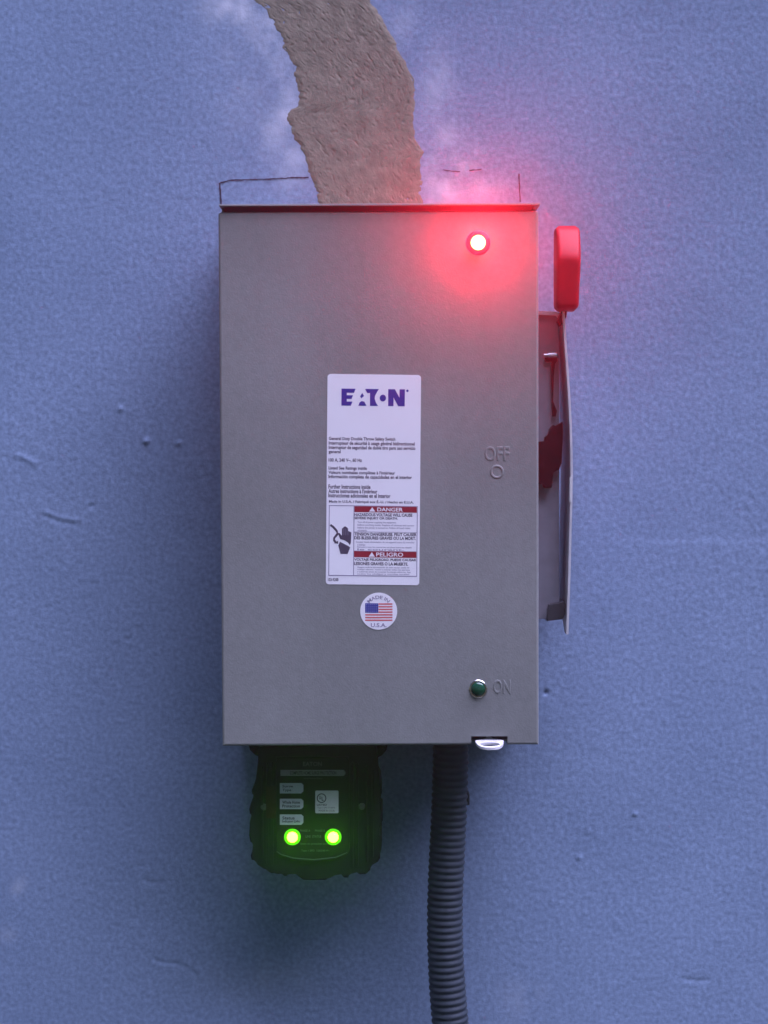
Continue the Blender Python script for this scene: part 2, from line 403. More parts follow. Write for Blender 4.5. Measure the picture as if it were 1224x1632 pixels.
pencil([(827, 277), (828, 300), (829, 322)], 2.2)

# ================================================================== THE SWITCH BOX
YD = Y_DOOR
tl, tr, br, bl = P(347, 338, YD), P(859, 336, YD), P(858, 1188, YD), P(355, 1188, YD)
DX0, DX1 = (tl.x + bl.x) / 2, (tr.x + br.x) / 2
DZ1, DZ0 = (tl.z + tr.z) / 2, (bl.z + br.z) / 2
switch = thing('safety_switch_box', 'grey steel safety switch box with red lever and lit red lamp', 'switch box', ((DX0 + DX1) / 2, -0.08, DZ0))
bm = bmesh.new(); t = 0.0018; bx0, bx1 = DX0 + 0.0022, DX1 - 0.0022; bz0, bz1 = DZ0 + 0.0012, DZ1 + 0.0050
YB = -0.0025
box(bm, bx0 + t, bx1 - t, YB - t, YB, bz0, bz1)                      # back
box(bm, bx0, bx0 + t, YD + 0.014, YB, bz0, bz1); box(bm, bx1 - t, bx1, YD + 0.014, YB, bz0, bz1)
box(bm, bx0 + t, bx1 - t, YD + 0.014, YB - t, bz0, bz0 + t)
obj('enclosure', bm, 'grey_in', switch)
# rain hood: top sheet reaching out over the door, with short down-turned ends
hz = P(605, 326.2, YD - 0.004).z
bm = bmesh.new()
hx0, hx1 = P(349, 326, YD - 0.004).x, P(861, 326, YD - 0.004).x
box(bm, hx0, hx1, YD - 0.004, YB, hz - 0.0010, hz + 0.0010, 0.0004)
box(bm, bx0, bx1, YD + 0.060, YD + 0.062, bz1 - 0.004, hz - 0.0010)
obj('rain_hood', bm, 'grey', switch)
# door pan with a notch for the hasp
nx0, nx1 = P(751, 1175, YD).x, P(809, 1175, YD).x; nz = P(780, 1173.5, YD).z
rc = 0.0023
b = bmesh.new()
pts = [(DX0, DZ0), (nx0, DZ0), (nx0, nz), (nx1, nz), (nx1, DZ0), (DX1, DZ0), (DX1, DZ1), (DX0, DZ1)]
a = [b.verts.new((x, YD, z)) for x, z in pts]; c = [b.verts.new((x, YD + 0.022, z)) for x, z in pts]
f = b.faces.new(a)
for i in range(8): b.faces.new((a[i], c[i], c[(i + 1) % 8], a[(i + 1) % 8]))
vert = [e for e in b.edges if abs(e.verts[0].co.y - e.verts[1].co.y) > 0.01 and abs(e.verts[0].co.z - DZ1) < 1e-5]
outer_e = [e for e in f.edges if not (all(nx0 - 1e-5 < v.co.x < nx1 + 1e-5 for v in e.verts))]
bmesh.ops.bevel(b, geom=outer_e + vert, offset=rc, segments=3, affect='EDGES', profile=0.5)
door = obj('door', b, 'grey', switch)
# embossed lettering and ring, pressed out of the door sheet
def emboss(s, px0, px1, py0, py1):
    v, f = text_raw(s, bold=-0.02, extrude=0.05, bevel=0.05)
    xs_ = [q[0] for q in v]; ys_ = [q[1] for q in v]; bm = bmesh.new(); vv = []
    for x, y, z in v:
        q = P(px0 + (px1 - px0) * (x - min(xs_)) / (max(xs_) - min(xs_)), py1 + (py0 - py1) * (y - min(ys_)) / (max(ys_) - min(ys_)), YD)
        vv.append(bm.verts.new((q.x, YD - z * 0.0038, q.z)))
    for p in f:
        try: bm.faces.new([vv[i] for i in p])
        except ValueError: pass
    obj('embossed_lettering', bm, 'grey', door, smooth=True)
emboss('OFF', 772, 812, 711, 735); emboss('ON', 786, 814, 1083, 1106)
q = P(792, 752, YD); bm = bmesh.new()
R_ = 9.2 * PXM; r_ = 1.1 * PXM
lathe_y(bm, q.x, q.z, [(R_ + r_ * 1.9 * math.cos(a), YD - r_ * 0.7 * math.sin(a)) for a in [i * math.pi / 8 for i in range(9)]])
obj('embossed_ring', bm, 'grey', door, smooth=True)
# hasp tab through the notch
tab = thing('padlock_hasp', None, None, P(780, 1180, YD), switch)
bm = bmesh.new(); hx = P(780, 1180, YD).x; hz0 = P(780, 1180.5, YD).z
hw = 22.5 * PXM; L = 0.020; hole = 0.0052
outer, inner = [], []
NS = 40
def tabpt(ang):
    # outline of a plate with a rounded nose, seen from above; v is the distance out from the door
    u, v = math.cos(ang), -math.sin(ang)
    return u, v
prof_o = [(hw * math.copysign(abs(math.cos(a)) ** 0.72, math.cos(a)), (L * abs(math.sin(a)) ** 0.9 if math.sin(a) > 0 else -0.012 * abs(math.sin(a)) ** 0.4)) for a in [2 * math.pi * i / NS for i in range(NS)]]
prof_o = [(u * (0.22 if v < -0.001 else 1.0), v) for u, v in prof_o]
prof_i = [(0.0092 * math.cos(a), 0.0105 + hole * math.sin(a)) for a in [2 * math.pi * i / NS for i in range(NS)]]
th = 0.0022; sl_ = 0.17
def tp(u, v, top): return (hx + u, YD - v, hz0 - 0.0008 - sl_ * v + (th / 2 if top else -th / 2))
lo_ = [[bm.verts.new(tp(u, v, tt)) for u, v in pr] for pr in (prof_o, prof_i) for tt in (True, False)]
for i in range(NS):
    j = (i + 1) % NS
    bm.faces.new((lo_[0][i], lo_[0][j], lo_[2][j], lo_[2][i])); bm.faces.new((lo_[1][i], lo_[3][i], lo_[3][j], lo_[1][j]))
    bm.faces.new((lo_[0][i], lo_[1][i], lo_[1][j], lo_[0][j])); bm.faces.new((lo_[2][i], lo_[2][j], lo_[3][j], lo_[3][i]))
obj('hasp_tab', bm, 'tab', tab)

# pilot lamps
def pilot(px, py, lensmat, lit):
    q = P(px, py, YD)
    root = thing('pilot_light', None, None, q, switch)
    root['label'] = 'lit red pilot lamp on the door' if lit else 'unlit dark green pilot lamp on the door'
    bm = bmesh.new(); k = 0.0074
    lathe_y(bm, q.x, q.z, [(k + 0.0012, YD + 0.001), (k + 0.0012, YD - 0.0006), (k + 0.0006, YD - 0.0012), (k - 0.0004, YD - 0.0012), (k - 0.0006, YD + 0.001)])
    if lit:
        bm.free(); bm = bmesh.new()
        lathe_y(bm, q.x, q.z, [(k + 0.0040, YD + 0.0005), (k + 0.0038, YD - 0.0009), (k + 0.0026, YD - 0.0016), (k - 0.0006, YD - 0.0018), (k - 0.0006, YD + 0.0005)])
    obj('bezel_or_halo', bm, 'chrome' if not lit else 'redhalo', root, smooth=True)  # chrome bezel when unlit; when lit, a glowing ring added as the lamp's halo
    bm = bmesh.new()
    hgt = 0.012 if lit else 0.0045; base = 0.0010
    lathe_y(bm, q.x, q.z, [(k - 0.0007, YD + base), (k - 0.0008, YD - hgt * 0.35)] + [((k - 0.0008) * math.cos(a), YD - hgt * 0.35 - hgt * 0.65 * math.sin(a)) for a in [i * math.pi / 16 for i in range(1, 8)]] + [(0, YD - hgt)])
    obj('lens', bm, lensmat, root, smooth=True)
    return root, q, hgt
def lamp(root, loc, color, power, spot_deg, rad):
    ld = bpy.data.lights.new('lamp_glow', 'SPOT'); lo = bpy.data.objects.new('lamp_glow', ld); COL.objects.link(lo)
    ld.color = color; ld.energy = power; ld.spot_size = math.radians(spot_deg); ld.spot_blend = 1.0; ld.shadow_soft_size = rad
    lo.parent = root; lo.matrix_parent_inverse = Matrix.Translation(-ORG[root.name])
    lo.location = loc; lo.rotation_euler = (math.radians(-90), 0, 0)
RED_POWER, GREEN_POWER = 1.6, 0.012
root, q, hg = pilot(762, 387, 'redled', True)
lamp(root, (q.x, YD - hg - 0.004, q.z), (1.0, 0.012, 0.035), RED_POWER, 140, 0.004)
pilot(762, 1098, 'greenlens', False)

# ------------------------------------------------------------------ rating label
YL = YD - 0.0003
label = obj('rating_label', bmesh.new(), 'white', switch)
bm = bmesh.new(); prism(bm, W([(x + (596 - y) * 0.0085 + 1, y + (x - 520) * 0.012) for x, y in rrect(521, 596, 670, 931, 5)], YD), YL, YD + 0.0001)
bm.to_mesh(label.data); bm.free()
def sk(x, y): return (x + (596 - y) * 0.0085 + 1, y + (x - 520) * 0.012)     # the label sits a touch askew
YT = YL
def lshape(bm, pts, th=0.0001): prism(bm, W([sk(*p) for p in pts], YT), YT - th, YT + 0.00005)
def ltext(bm, s, x0, x1, y0, y1, bold=0.0, th=0.0001):
    a = sk(x0, y1); b = sk(x1, y0); text(bm, s, a[0], a[0] + (x1 - x0), a[1] - (y1 - y0), a[1], YT, th, bold, slant=0.012)
# blue wordmark: built letter by letter
bm = bmesh.new(); LY0, LY1 = 619, 646; lh = LY1 - LY0
def lg(pts): lshape(bm, [(x, LY0 + y * lh) for x, y in pts])
lg([(543.5, 0), (566, 0), (563.5, .24), (552, .24), (552, .385), (562, .385), (559.5, .60), (552, .60), (552, .76), (561, .76), (558.5, 1), (543.5, 1)])
lg([(576.5, .24), (579.5, .42), (575, .56), (573.3, .44)]); lg([(570.5, 1), (572.5, .80), (576, .72), (580, .76), (583.5, 1)])
lg([(581, 0), (603, 0), (599.5, .22), (597, .40), (596.5, .58), (598.5, .80), (602, 1), (589, 1), (589, .24), (584.5, .24)])
lshape(bm, ell(609.5, LY0 + lh * 0.53, 5.0, 5.4, 20))
lg([(618, 0), (628.5, 0), (636, .50), (636, 0), (644.5, 0), (644.5, 1), (634, 1), (626.5, .48), (626.5, 1), (618, 1)])
lshape(bm, ell(648.5, LY0 + 2.3, 1.9, 2.0, 12))
obj('wordmark', bm, 'navy', label)
LINES = [("General Duty Double Throw Safety Switch", 524, 630, 697, 703), ("Interrupteur de sécurité à usage général bidirectionnel", 524, 661, 704, 710.5),
         ("Interruptor de seguridad de doble tiro para uso servicio", 524, 662, 711, 717.5), ("general", 524, 543, 718, 724),
         ("100 A, 240 V~, 60 Hz", 524, 577, 731, 737), ("Listed See Ratings inside", 524, 585, 744, 750), ("Valeurs nominales complètes à l'intérieur", 524, 630, 751, 757),
         ("Información completa de capacidades en el interior", 524, 657, 757.5, 764), ("Further Instructions inside", 524, 591, 773, 779),
         ("Autres instructions à l'intérieur", 524, 602, 780, 786), ("Instrucciones adicionales en el interior", 524, 623, 787, 793),
         ("Made in U.S.A. / Fabriqué aux É.-U. / Hecho en E.U.A.", 525, 660, 797, 802.5), ("103-9200", 524.5, 541, 922, 926.5)]
for s, x0, x1, y0, y1 in LINES:
    bm = bmesh.new(); ltext(bm, s, x0, x1, y0 - 1, y1 - 0.4, bold=0.025); obj('text_line', bm, 'ink', label)
# danger box: frame
bm = bmesh.new()
FX0, FX1, FY0, FY1, FM = 525, 666.5, 805, 917.5, 564.5
for r in ((FX0, FY0, FX1, FY0 + 1.1), (FX0, FY1 - 1.4, FX1, FY1), (FX0, FY0 + 1.1, FX0 + 1.2, FY1 - 1.4), (FX1 - 1.2, FY0 + 1.1, FX1, FY1 - 1.4), (FM, FY0 + 1.1, FM + 1.2, FY1 - 1.4),
          (FM + 1.2, 846.6, FX1 - 1.2, 847.2), (FM + 1.2, 877.0, FX1 - 1.2, 877.6)):
    lshape(bm, [(r[0], r[1]), (r[2], r[1]), (r[2], r[3]), (r[0], r[3])])
obj('frame_line', bm, 'greyink', label)
for y0, y1, word, wx in ((806.2, 815.5, "DANGER", (602, 643)), (877.8, 887.4, "PELIGRO", (601, 644))):
    bm = bmesh.new(); lshape(bm, [(FM + 1.3, y0), (FX1 - 1.4, y0), (FX1 - 1.4, y1), (FM + 1.3, y1)])
    ban = obj('warning_banner', bm, 'redink', label)
    bm = bmesh.new(); ltext(bm, word, wx[0], wx[1], y0 + 1.6, y1 - 1.4, bold=0.02, th=0.0002)
    lshape(bm, [(594, y0 + 1.2), (599, y1 - 1.0), (589, y1 - 1.0)], 0.0002)
    obj('banner_lettering', bm, 'paper', label)
bm = bmesh.new()
for s, x0, x1, y0, y1 in [("HAZARDOUS VOLTAGE WILL CAUSE", 566, 658, 817, 822), ("SEVERE INJURY OR DEATH.", 566, 635, 823, 828), ("TENSION DANGEREUSE. PEUT CAUSER", 566, 665, 848, 853),
                          ("DES BLESSURES GRAVES OU LA MORT.", 566, 664, 854, 859), ("VOLTAJE PELIGROSO. PUEDE CAUSAR", 566, 665, 889, 894), ("LESIONES GRAVES O LA MUERTE.", 566, 652, 895, 900)]:
    ltext(bm, s, x0, x1, y0, y1, bold=0.03)
obj('warning_text', bm, 'ink', label)
bm = bmesh.new()
for s, x0, x1, y0, y1 in [("Turn off all power supplying this equipment", 571, 632, 830, 833.6), ("before working inside. Replace all devices and covers", 571, 661, 834.4, 838), ("before the power is turned on. Follow all local codes", 571, 655, 838.8, 842.4), ("and standards.", 571, 586, 843, 846),
                          ("Couper toute alimentation de cet appareil avant d'y travailler", 569, 662, 861.5, 865), ("à l'intérieur.", 571, 584, 865.8, 869), ("Remettre tous les couvercles en place avant de rétablir", 571, 658, 869.8, 873), ("le courant.", 571, 645, 873.4, 876.4),
                          ("Apague toda la alimentación de este equipo antes de", 571, 654, 902, 905), ("trabajar adentro. Vuelva a colocar todos los aparatos", 571, 655, 905.6, 908.6), ("y cubiertas antes de conectar la energía eléctrica. Siga", 571, 656, 909.2, 912.2), ("todos los códigos y normas locales.", 571, 655, 912.8, 915.6)]:
    ltext(bm, s, x0, x1, y0, y1, bold=0.012)
obj('small_text', bm, 'greyink', label)
# pictogram: hand and shock bolt
bm = bmesh.new()
hand = [(540.5, 869), (544, 882.5), (555.5, 882.5), (559.5, 872), (556, 869.5), (549, 866), (543, 863)]
lshape(bm, hand)
lshape(bm, [(543.5, 859), (541, 853), (540, 849.5), (542, 849), (546, 853.5), (546, 842), (548.2, 841), (548.6, 839.6), (551.2, 838.4), (553, 839.5), (555.3, 841), (555.6, 845.5), (558.8, 847), (561, 848), (560.6, 864), (559, 868.2), (556, 864.5), (550, 860.5)])
obj('hand_pictogram', bm, 'ink', label)
bm = bmesh.new()
for xx in (548.9, 552.0, 555.5):
    lshape(bm, [(xx, 842), (xx + .5, 842), (xx + .5, 852.5), (xx, 852.5)], 0.0002)
obj('finger_line', bm, 'greyink', label)
bm = bmesh.new()
bolt = [(527.5, 836.5), (532, 839.5), (537.5, 845.5), (539.2, 850.5), (536.5, 854), (534, 857), (533.6, 860.5), (536.5, 864.5)]
lf, rt = [], []
for i, (x, y) in enumerate(bolt):
    j = min(i, len(bolt) - 2); dx, dy = bolt[j + 1][0] - bolt[j][0], bolt[j + 1][1] - bolt[j][1]; L_ = math.hypot(dx, dy)
    wv = 1.8; lf.append((x - dy / L_ * wv, y + dx / L_ * wv)); rt.append((x + dy / L_ * wv, y - dx / L_ * wv))
lshape(bm, lf + rt[::-1]); lshape(bm, [(533.5, 865.5), (540, 861.5), (540.5, 866.5)])
obj('shock_pictogram', bm, 'ink', label)

# ------------------------------------------------------------------ round flag sticker
flag = obj('flag_sticker', bmesh.new(), 'white', switch)
bm = bmesh.new(); prism(bm, W(ell(603.5, 974, 29.5, 29.5, 48), YD), YL, YD + 0.0001); bm.to_mesh(flag.data); bm.free()
fx0, fx1, fy0, fy1 = 582, 625.5, 961.5, 989.5; sh = (fy1 - fy0) / 13
for i in range(0, 13, 2):
    bm = bmesh.new()
    x0 = 603.2 if i < 7 else fx0
    flat(bm, [(x0, fy0 + i * sh), (fx1, fy0 + i * sh), (fx1, fy0 + (i + 1) * sh), (x0, fy0 + (i + 1) * sh)], YL, 0.0001)
    obj('stripe', bm, 'flagred', flag)
bm = bmesh.new(); flat(bm, [(fx0, fy0 - .1), (602.9, fy0 - .1), (602.9, fy0 + 7 * sh), (fx0, fy0 + 7 * sh)], YL, 0.0001); obj('canton', bm, 'navy', flag)
bm = bmesh.new()
for r in range(5):
    for c in range(6): flat(bm, ell(584.5 + c * 3.2 + 0, 963.4 + r * 2.9, 0.55, 0.55, 6), YL - 0.0001, 0.0001)
obj('star', bm, 'paper', flag)
bm = bmesh.new()
text(bm, "MADE IN", 0, 0, 5.5, 0, YL, 0.0001, 0.02, arc=(603.5, 974, 19.5, -140, -42))
text(bm, "U.S.A.", 591, 616, 993, 999.5, YL, 0.0001, 0.02)
obj('sticker_lettering', bm, 'greyink', flag)

# ------------------------------------------------------------------ operating lever on the right side
lever = thing('operating_lever', None, None, P(900, 740, -0.09), switch)
lever['label'] = 'steel lever with red grip on the box side'
def ringloft(bm, rings):
    rv = [[bm.verts.new(p) for p in r] for r in rings]; n = len(rv[0])
    for a, b in zip(rv, rv[1:]):
        for i in range(n): bm.faces.new((a[i], a[(i + 1) % n], b[(i + 1) % n], b[i]))
    bm.faces.new(rv[0][::-1]); bm.faces.new(rv[-1])
YG = -0.135
bm = bmesh.new(); rings = []
gx = P(905, 430, YG).x; gz1, gz0 = P(905, 357.5, YG).z, P(905, 494.5, YG).z; gw = (P(925, 430, YG).x - P(885, 430, YG).x) / 2
for k in range(29):
    tt = k / 28; z = gz1 + (gz0 - gz1) * tt
    e = min(tt, 1 - tt) * (gz1 - gz0); rr = 0.0065
    sx = 1.0 if e > rr else 1 - (1 - math.sqrt(max(0, 1 - (1 - e / rr) ** 2))) * (rr * 0.55 / gw)
    wx = gw * sx * (1.0 - 0.07 * max(0, (tt - 0.45)) * 2)
    fr = YG - 0.012 + 0.020 * max(0, 0.42 - tt) ** 1.4 / 0.3 + 0.012 * max(0, tt - 0.42) + (0 if e > rr else (1 - math.sqrt(max(0, 1 - (1 - e / rr) ** 2))) * 0.005)
    bk = YG + 0.028 - (0 if e > rr else (1 - math.sqrt(max(0, 1 - (1 - e / rr) ** 2))) * 0.006)
    cy, hy = (fr + bk) / 2, (bk - fr) / 2
    rings.append([(gx + wx * math.copysign(abs(math.cos(a)) ** 0.28, math.cos(a)) + 0.0006 * (1 - tt * 2), cy + hy * math.copysign(abs(math.sin(a)) ** 0.42, math.sin(a)), z) for a in [2 * math.pi * i / 40 for i in range(40)]])
ringloft(bm, rings); obj('grip', bm, 'red', lever, smooth=True)
# thin bowed lever plate, standing edge-on to the door
YP0, YP1 = -0.122, -0.025
edgepx = [(490, 899.5), (510, 900.5), (530, 902), (560, 904), (600, 907), (640, 909.5), (680, 911.5), (720, 912.5), (760, 913), (800, 912.3), (840, 911.2), (880, 910.2), (920, 909.2), (960, 907.8), (1011, 906)]
bm = bmesh.new(); th = 0.0021; cols = []
for py, px in edgepx:
    q = P(px, py, YP0); k = min(1, max(0.12, (py - 488) / 55.0)); k2 = min(1, max(0.15, (1012 - py) / 45.0))
    yb = YP0 + (YP1 - YP0) * min(k, k2)
    cols.append([(q.x - th, YP0, q.z), (q.x, YP0, q.z), (q.x, yb, q.z), (q.x - th, yb, q.z)])
ringloft(bm, cols); obj('lever_plate', bm, 'steel', lever)
bm = bmesh.new()   # bright strip added for the highlight on the plate edge
cols = []
for py, px in [(p, x) for p, x in edgepx if 730 <= p <= 800]:
    q = P(px - 1.0, py, YP0 - 0.0012); cols.append([(q.x - 0.0022, YP0 - 0.0012, q.z), (q.x - 0.0003, YP0 - 0.0012, q.z), (q.x - 0.0003, YP0 - 0.0001, q.z), (q.x - 0.0022, YP0 - 0.0001, q.z)])
ringloft(bm, cols); obj('edge_highlight', bm, 'bright_steel', lever)
# neck joining the plate to the grip
bm = bmesh.new(); prism(bm, W([(899, 480), (906, 480), (903, 505), (893, 520), (889, 512)], -0.118), -0.118, -0.100, 0.0004); obj('lever_neck', bm, 'darkred', lever)
# mounting bracket: folded channel fixed to the side of the enclosure
YK = -0.100
sx = bx1 + 0.0002
bm = bmesh.new(); kz1, kz0 = P(870, 499, YK).z, P(870, 986, YK).z; kx = P(891, 740, YK).x; ts = 0.0016
box(bm, sx, kx, YK - ts, YK, kz0, kz1, 0.0004); box(bm, sx, kx, YK, YK + 0.060, kz1 - ts, kz1); box(bm, sx, kx, YK, YK + 0.060, kz0, kz0 + ts)
box(bm, kx - ts, kx, YK + 0.0001, YK + 0.060, kz0 + ts, kz1 - ts)
obj('lever_bracket', bm, 'bracket', lever)
bm = bmesh.new(); prism(bm, W([(868, 570), (887, 569), (888, 575), (884, 580), (882, 600), (881, 640), (887, 655), (885, 664), (880, 664), (878, 600), (879, 577), (868, 576)], YK - ts), YK - ts - 0.004, YK - ts - 0.0002)
obj('latch_rod', bm, 'darkred', lever)
bm = bmesh.new(); q = P(877, 566, YK - 0.006); c_ = P(868, 566, YK - 0.006)
L_ = 0.0062; prof = [(0, -L_), (0.0014, -L_), (0.0014, -L_ * .3), (0.0022, -L_ * .3), (0.0022, L_), (0, L_)]
rv = []
for r, u in prof: rv.append([bm.verts.new((q.x + u, YK - 0.0065 + r * math.cos(2 * math.pi * i / 14), q.z + r * math.sin(2 * math.pi * i / 14))) for i in range(14)])
for a, b in zip(rv, rv[1:]):
    for i in range(14): bm.faces.new((a[i], a[(i + 1) % 14], b[(i + 1) % 14], b[i]))
obj('pivot_pin', bm, 'bright_steel', lever, smooth=True)
bm = bmesh.new()
prism(bm, W([(850, 704), (867, 704), (868, 697), (873, 693), (875, 684), (881, 677), (884, 680), (890, 676), (896, 672), (896, 698), (894, 738), (890, 748), (880, 752), (878, 777), (867, 777), (864, 770), (850, 772)], YK - 0.004), YK - 0.012, YK - ts - 0.0002, 0.0006)
obj('pivot_block', bm, 'darkred', lever)
bm = bmesh.new()
prism(bm, W([(874, 963), (899, 958), (899, 978), (896, 986), (871, 989), (873, 975)], YK - 0.004), YK - 0.010, YK + 0.03, 0.0005)
obj('stop_block', bm, 'fitting', lever)
bm = bmesh.new(); prism(bm, W([(857, 495.5), (888, 497), (893, 503), (889, 507), (886, 503), (857, 501.5)], YK - 0.003), YK - 0.004, YK - ts - 0.0001); obj('bracket_lip', bm, 'steel', lever)

# ================================================================== SURGE PROTECTOR under the box
YS = -0.118
spd = thing('surge_protector', 'black ribbed surge protector with two lit green lamps under switch box', 'surge protector', P(503, 1402, -0.09))
outl = [(412, 1188), (411, 1215), (410, 1240), (407, 1252), (401, 1260), (402, 1266), (406, 1269), (401, 1283), (397, 1290), (398, 1297), (403, 1300), (398, 1310), (397, 1332), (399, 1342), (405.5, 1346), (402, 1356), (399.5, 1364), (401, 1371), (409, 1371.5),
        (411, 1379), (420, 1385), (430, 1388), (433, 1392.5), (441, 1391), (450, 1391), (453, 1396.5), (457, 1396.5), (460, 1391.5), (472, 1391), (477, 1398), (484, 1403), (519, 1403), (526, 1397), (533, 1393), (545, 1391.5), (548.5, 1399), (555, 1399), (558, 1391),
        (570, 1388), (573.5, 1394), (583, 1393.5), (590, 1387), (592, 1376.5), (602, 1374), (606, 1368), (606, 1352), (609, 1340), (608, 1334), (602, 1330), (603, 1318), (610, 1308), (610, 1298), (603.5, 1292), (606, 1275), (608.5, 1264), (607, 1250), (603, 1242), (602, 1215), (601, 1188)]
bm = bmesh.new(); prism(bm, W(outl, YS), YS, -0.045, 0.0012, 1); obj('body', bm, 'black', spd)
bm = bmesh.new(); cz1 = DZ0 + 0.0008
prism(bm, W([(396, 1186.5), (618, 1186.5), (616, 1196), (608, 1205), (598, 1209), (418, 1209), (407, 1204), (398, 1196)], YS + 0.004), YS + 0.0035, -0.040, 0.002)
obj('mounting_collar', bm, 'black', spd)
# moulded side ribs
for i, (xx, y0, y1) in enumerate([(418, 1222, 1366), (426, 1216, 1376), (434, 1214, 1380), (562, 1214, 1382), (570, 1216, 1380), (585, 1220, 1374), (594, 1226, 1366)]):
    bm = bmesh.new(); prism(bm, W(rrect(xx - 1.7, y0, xx + 1.7, y1, 1.6, 3), YS), YS - 0.0022, YS + 0.001, 0.0006); obj('moulded_rib', bm, 'black', spd)
YF = YS - 0.0030
pan = [(440, 1206), (556, 1206), (557, 1352), (554, 1360), (535, 1368), (500, 1371.5), (468, 1370), (447, 1363), (440, 1356)]
bm = bmesh.new(); prism(bm, W(pan, YS), YF, YS + 0.001, 0.0008); face = obj('face_panel', bm, 'panel', spd)
YF0 = YF
bm = bmesh.new()   # pale line round the foot of the panel
arc_ = [(441, 1357), (448, 1362), (468, 1367.5), (500, 1370), (535, 1366.5), (553, 1359)]
pts = [(x, y - 0.8) for x, y in arc_] + [(x, y + 0.6) for x, y in arc_[::-1]]
flat(bm, pts, YF, 0.0001); obj('panel_border', bm, 'faint', face)
bm = bmesh.new(); flat(bm, [(447, 1227), (548, 1227), (551, 1232), (548, 1236.5), (447, 1236.5)], YF); obj('title_bar', bm, 'dimplate', face)
for st, x0, x1, y0, y1 in (("EATON", 483, 513, 1214, 1221), ("Surge Protective Device", 484, 514, 1239, 1242.5), ("PHASE A      PHASE B", 478, 518, 1322, 1325.5), ("LINE  STATUS", 487, 512, 1331, 1335),
                           ("Green on: protection active", 478, 524, 1343, 1347), ("Type 1 SPD  120/240 V~", 480, 525, 1354, 1358)):
    bm = bmesh.new(); text(bm, st, x0, x1, y0, y1, YF, bold=0.02); obj('panel_lettering', bm, 'faint', face)
bm = bmesh.new(); text(bm, "COMPLETE HOME SURGE PROTECTION", 462, 536, 1229, 1234.5, YF, th=0.0003, bold=0.02); obj('title_lettering', bm, 'panel', face)
for y0, lines in ((1248, ("Surge", "Type")), (1273, ("Whole Home", "Protection")), (1298, ("Status", "Indicator Light"))):
    bm = bmesh.new(); flat(bm, [(446, y0), (480, y0), (483.5, y0 + 3), (483.5, y0 + 13), (480, y0 + 16.5), (446, y0 + 16.5)], YF); obj('tag_plate', bm, 'plate', face)
    bm = bmesh.new()
    for i, s in enumerate(lines): text(bm, s, 450, 450 + min(28, 2.6 * len(s) + 4), y0 + 3 + i * 6, y0 + 8 + i * 6, YF, th=0.0003, bold=0.02)
    obj('tag_lettering', bm, 'panel', face)
bm = bmesh.new(); flat(bm, rrect(502.5, 1260, 539.5, 1296, 1.5, 2), YF); obj('certification_tag', bm, 'cert', face)
bm = bmesh.new()   # ring mark with letters, text lines; the code square is left out
ro = ell(512.5, 1272, 7.6, 7.6, 28); ri = ell(512.5, 1272, 6.2, 6.2, 28)
for i in range(28):
    j = (i + 1) % 28; flat(bm, [ro[i], ro[j], ri[j], ri[i]], YF, 0.0003)
text(bm, "U", 508.5, 511.6, 1268, 1274, YF, th=0.0003, bold=0.03); text(bm, "L", 512.6, 515.8, 1270, 1276, YF, th=0.0003, bold=0.03)
text(bm, "LISTED", 505, 521, 1281, 1284, YF, th=0.0003, bold=0.02); text(bm, "Type 1 SPD E316410", 506, 534, 1286, 1289, YF, th=0.0003); text(bm, "MADE IN U.S.A.", 508, 534, 1290.5, 1293.5, YF, th=0.0003)
obj('certification_lettering', bm, 'black', face)
bm = bmesh.new(); flat(bm, rrect(424, 1252, 441.5, 1304, 3, 3), YS - 0.0024); obj('side_warning_tag', bm, 'maroon', spd)
for px, py in ((577, 1285), (420.5, 1286)):
    q = P(px, py, YS); bm = bmesh.new(); k = 0.0031
    lathe_y(bm, q.x, q.z, [(k, YS + 0.0005), (k, YS - 0.0018), (k * .7, YS - 0.0028), (k * .35, YS - 0.0028), (k * .3, YS - 0.0016), (0, YS - 0.0016)], 16)
    obj('screw', bm, 'dimsteel', spd, smooth=True)
for px, py in ((466, 1334), (531, 1334)):
    q = P(px, py, YF); root = thing('status_light', None, None, q, spd)
    k = 0.0050; bm = bmesh.new()
    lathe_y(bm, q.x, q.z, [(k, YF + 0.0005), (k, YF - 0.0012)] + [(k * math.cos(a), YF - 0.0012 - 0.0030 * math.sin(a)) for a in [i * math.pi / 14 for i in range(1, 7)]] + [(0, YF - 0.0042)], 24)
    obj('lens', bm, 'greenled', root, smooth=True)
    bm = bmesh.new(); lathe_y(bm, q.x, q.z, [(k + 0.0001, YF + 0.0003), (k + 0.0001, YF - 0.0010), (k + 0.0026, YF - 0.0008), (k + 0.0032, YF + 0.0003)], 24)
    obj('bezel_or_halo', bm, 'greenhalo', root, smooth=True)  # glowing ring added as the green halo, not a lamp part
    lamp(root, (q.x, YF - 0.0075, q.z), (0.16, 1.0, 0.012), GREEN_POWER, 140, 0.003)

# ================================================================== FLEXIBLE CONDUIT
YC = -0.072
cond = thing('flexible_conduit', 'dark grey corrugated flexible conduit running down from the switch box', 'conduit', (P(715, 1632, YC).x, YC, 0.0))
pathpx = [(1192, 718.5), (1250, 717.5), (1300, 715.5), (1350, 713), (1400, 710.5), (1450, 709), (1490, 709), (1530, 710.5), (1570, 712.5), (1600, 715), (1632, 718), (1680, 722), (1760, 728), (1900, 730)]
zk = [P(x, y, YC).z for y, x in pathpx]; xk = [P(x, y, YC).x for y, x in pathpx]
zk += [zk[-1] - 0.2, 0.0]; xk += [xk[-1], xk[-1]]
top = DZ0 - 0.0005
PIT = 0.0066; RO = 29.2 * 0.000616
SUBS = 6; n = int(top / PIT * SUBS); prof = [1.0, 0.992, 0.95, 0.93, 0.95, 0.992]
zsam = np.linspace(top - 0.006, 0.0, n)
xsam = np.interp(zsam, zk[::-1], xk[::-1])
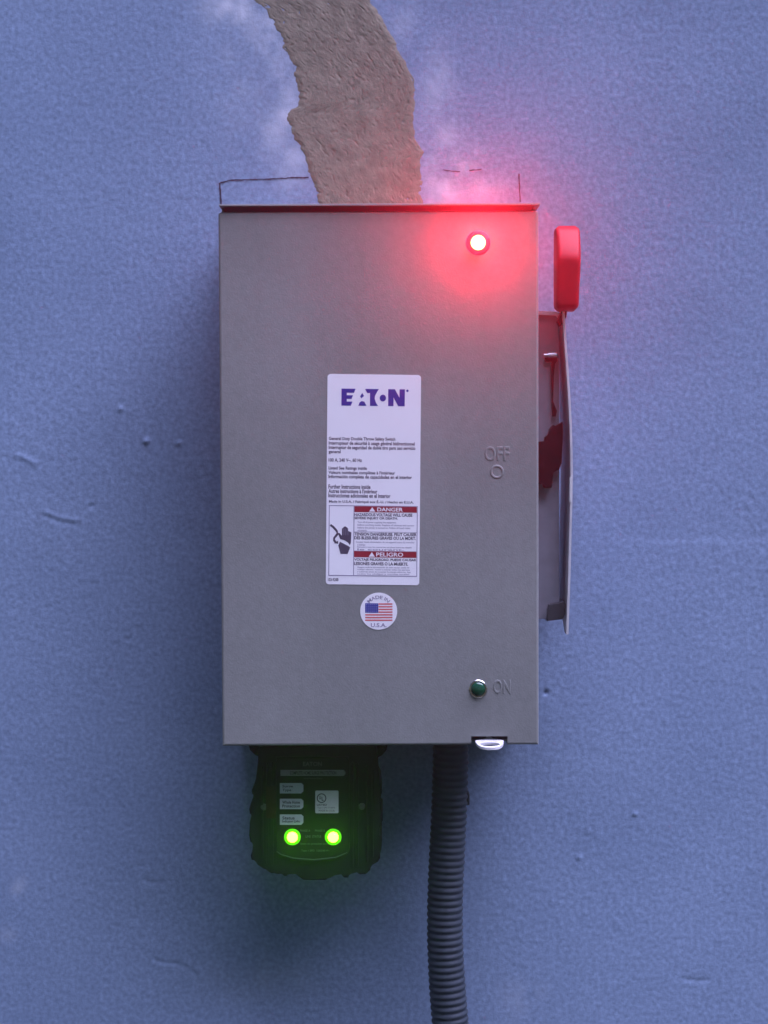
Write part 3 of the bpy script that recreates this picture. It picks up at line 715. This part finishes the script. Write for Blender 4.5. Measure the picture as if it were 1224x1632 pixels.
ker = np.ones(41) / 41; xs_p = np.pad(xsam, 20, mode='edge'); xsam = np.convolve(xs_p, ker, mode='valid')
NSG = 36; cv = np.zeros((n, NSG, 3))
rj = np.repeat(np.random.default_rng(5).normal(0, 0.006, n // SUBS + 2), SUBS)
for i in range(n):
    a = np.arange(NSG) * 2 * math.pi / NSG
    bulge = 1 + 0.03 * max(0, 1 - abs(zsam[i] - (P(712, 1640, YC).z)) / 0.12)
    fade = 0.14 if zsam[i] > top - 0.004 else 1.0
    helix = 0.0  # annular corrugation
    r = RO * bulge * (1 - (1 - prof[i % SUBS]) * fade * (1 + rj[i] * 8))
    sl2 = (xsam[min(i + 1, n - 1)] - xsam[max(i - 1, 0)]) / (zsam[min(i + 1, n - 1)] - zsam[max(i - 1, 0)])
    cv[i, :, 0] = xsam[i] + r * np.cos(a); cv[i, :, 1] = YC + r * np.sin(a); cv[i, :, 2] = zsam[i] - r * np.cos(a) * sl2
ii = np.arange(n * NSG).reshape(n, NSG); nxt = np.roll(ii, -1, axis=1)
cq = np.stack([ii[:-1], nxt[:-1], nxt[1:], ii[1:]], -1).reshape(-1, 4)
link('corrugated_tube', np_mesh('corrugated_tube', cv.reshape(-1, 3), cq), 'conduit', cond)
bm = bmesh.new(); cx = P(718.5, 1196, YC).x
prof = [(0.0, top), (RO * 1.10, top), (RO * 1.12, top - 0.004), (RO * 1.04, top - 0.006), (RO * 1.05, top - 0.013), (RO * 0.9, top - 0.0145)]
rv = [[bm.verts.new((cx + r * math.cos(2 * math.pi * i / 32), YC + r * math.sin(2 * math.pi * i / 32), z)) for i in range(32)] for r, z in prof[1:]]
for a, b in zip(rv, rv[1:]):
    for i in range(32): bm.faces.new((a[i], a[(i + 1) % 32], b[(i + 1) % 32], b[i]))
bm.faces.new(rv[0]); obj('connector', bm, 'fitting', cond, smooth=True)
bm = bmesh.new(); q = P(748, 1270, YC + 0.01); box(bm, q.x - 0.004, q.x - 0.0002, YC - 0.003, YC + 0.010, q.z - 0.006, q.z + 0.006, 0.001)
obj('clamp_screw', bm, 'fitting', cond)

# ================================================================== thin scattering air, added to give the lamps their glow
GLOW_HAZE = 0.02
if GLOW_HAZE > 0:
    bm = bmesh.new(); box(bm, -1.8, 1.8, -2.4, 0.4, -1.0, 3.0)
    m = bpy.data.materials.new('added_glow_air'); m.use_nodes = True; n = m.node_tree.nodes; n.clear()
    o_ = n.new('ShaderNodeOutputMaterial'); v_ = n.new('ShaderNodeVolumePrincipled')
    v_.inputs['Color'].default_value = (0.95, 0.95, 0.97, 1); v_.inputs['Density'].default_value = GLOW_HAZE; v_.inputs['Anisotropy'].default_value = 0.93
    m.node_tree.links.new(v_.outputs[0], o_.inputs['Volume']); M['glow_haze'] = m
    hz_ = obj('glow_haze', bm, 'glow_haze'); hz_['kind'] = 'stuff'
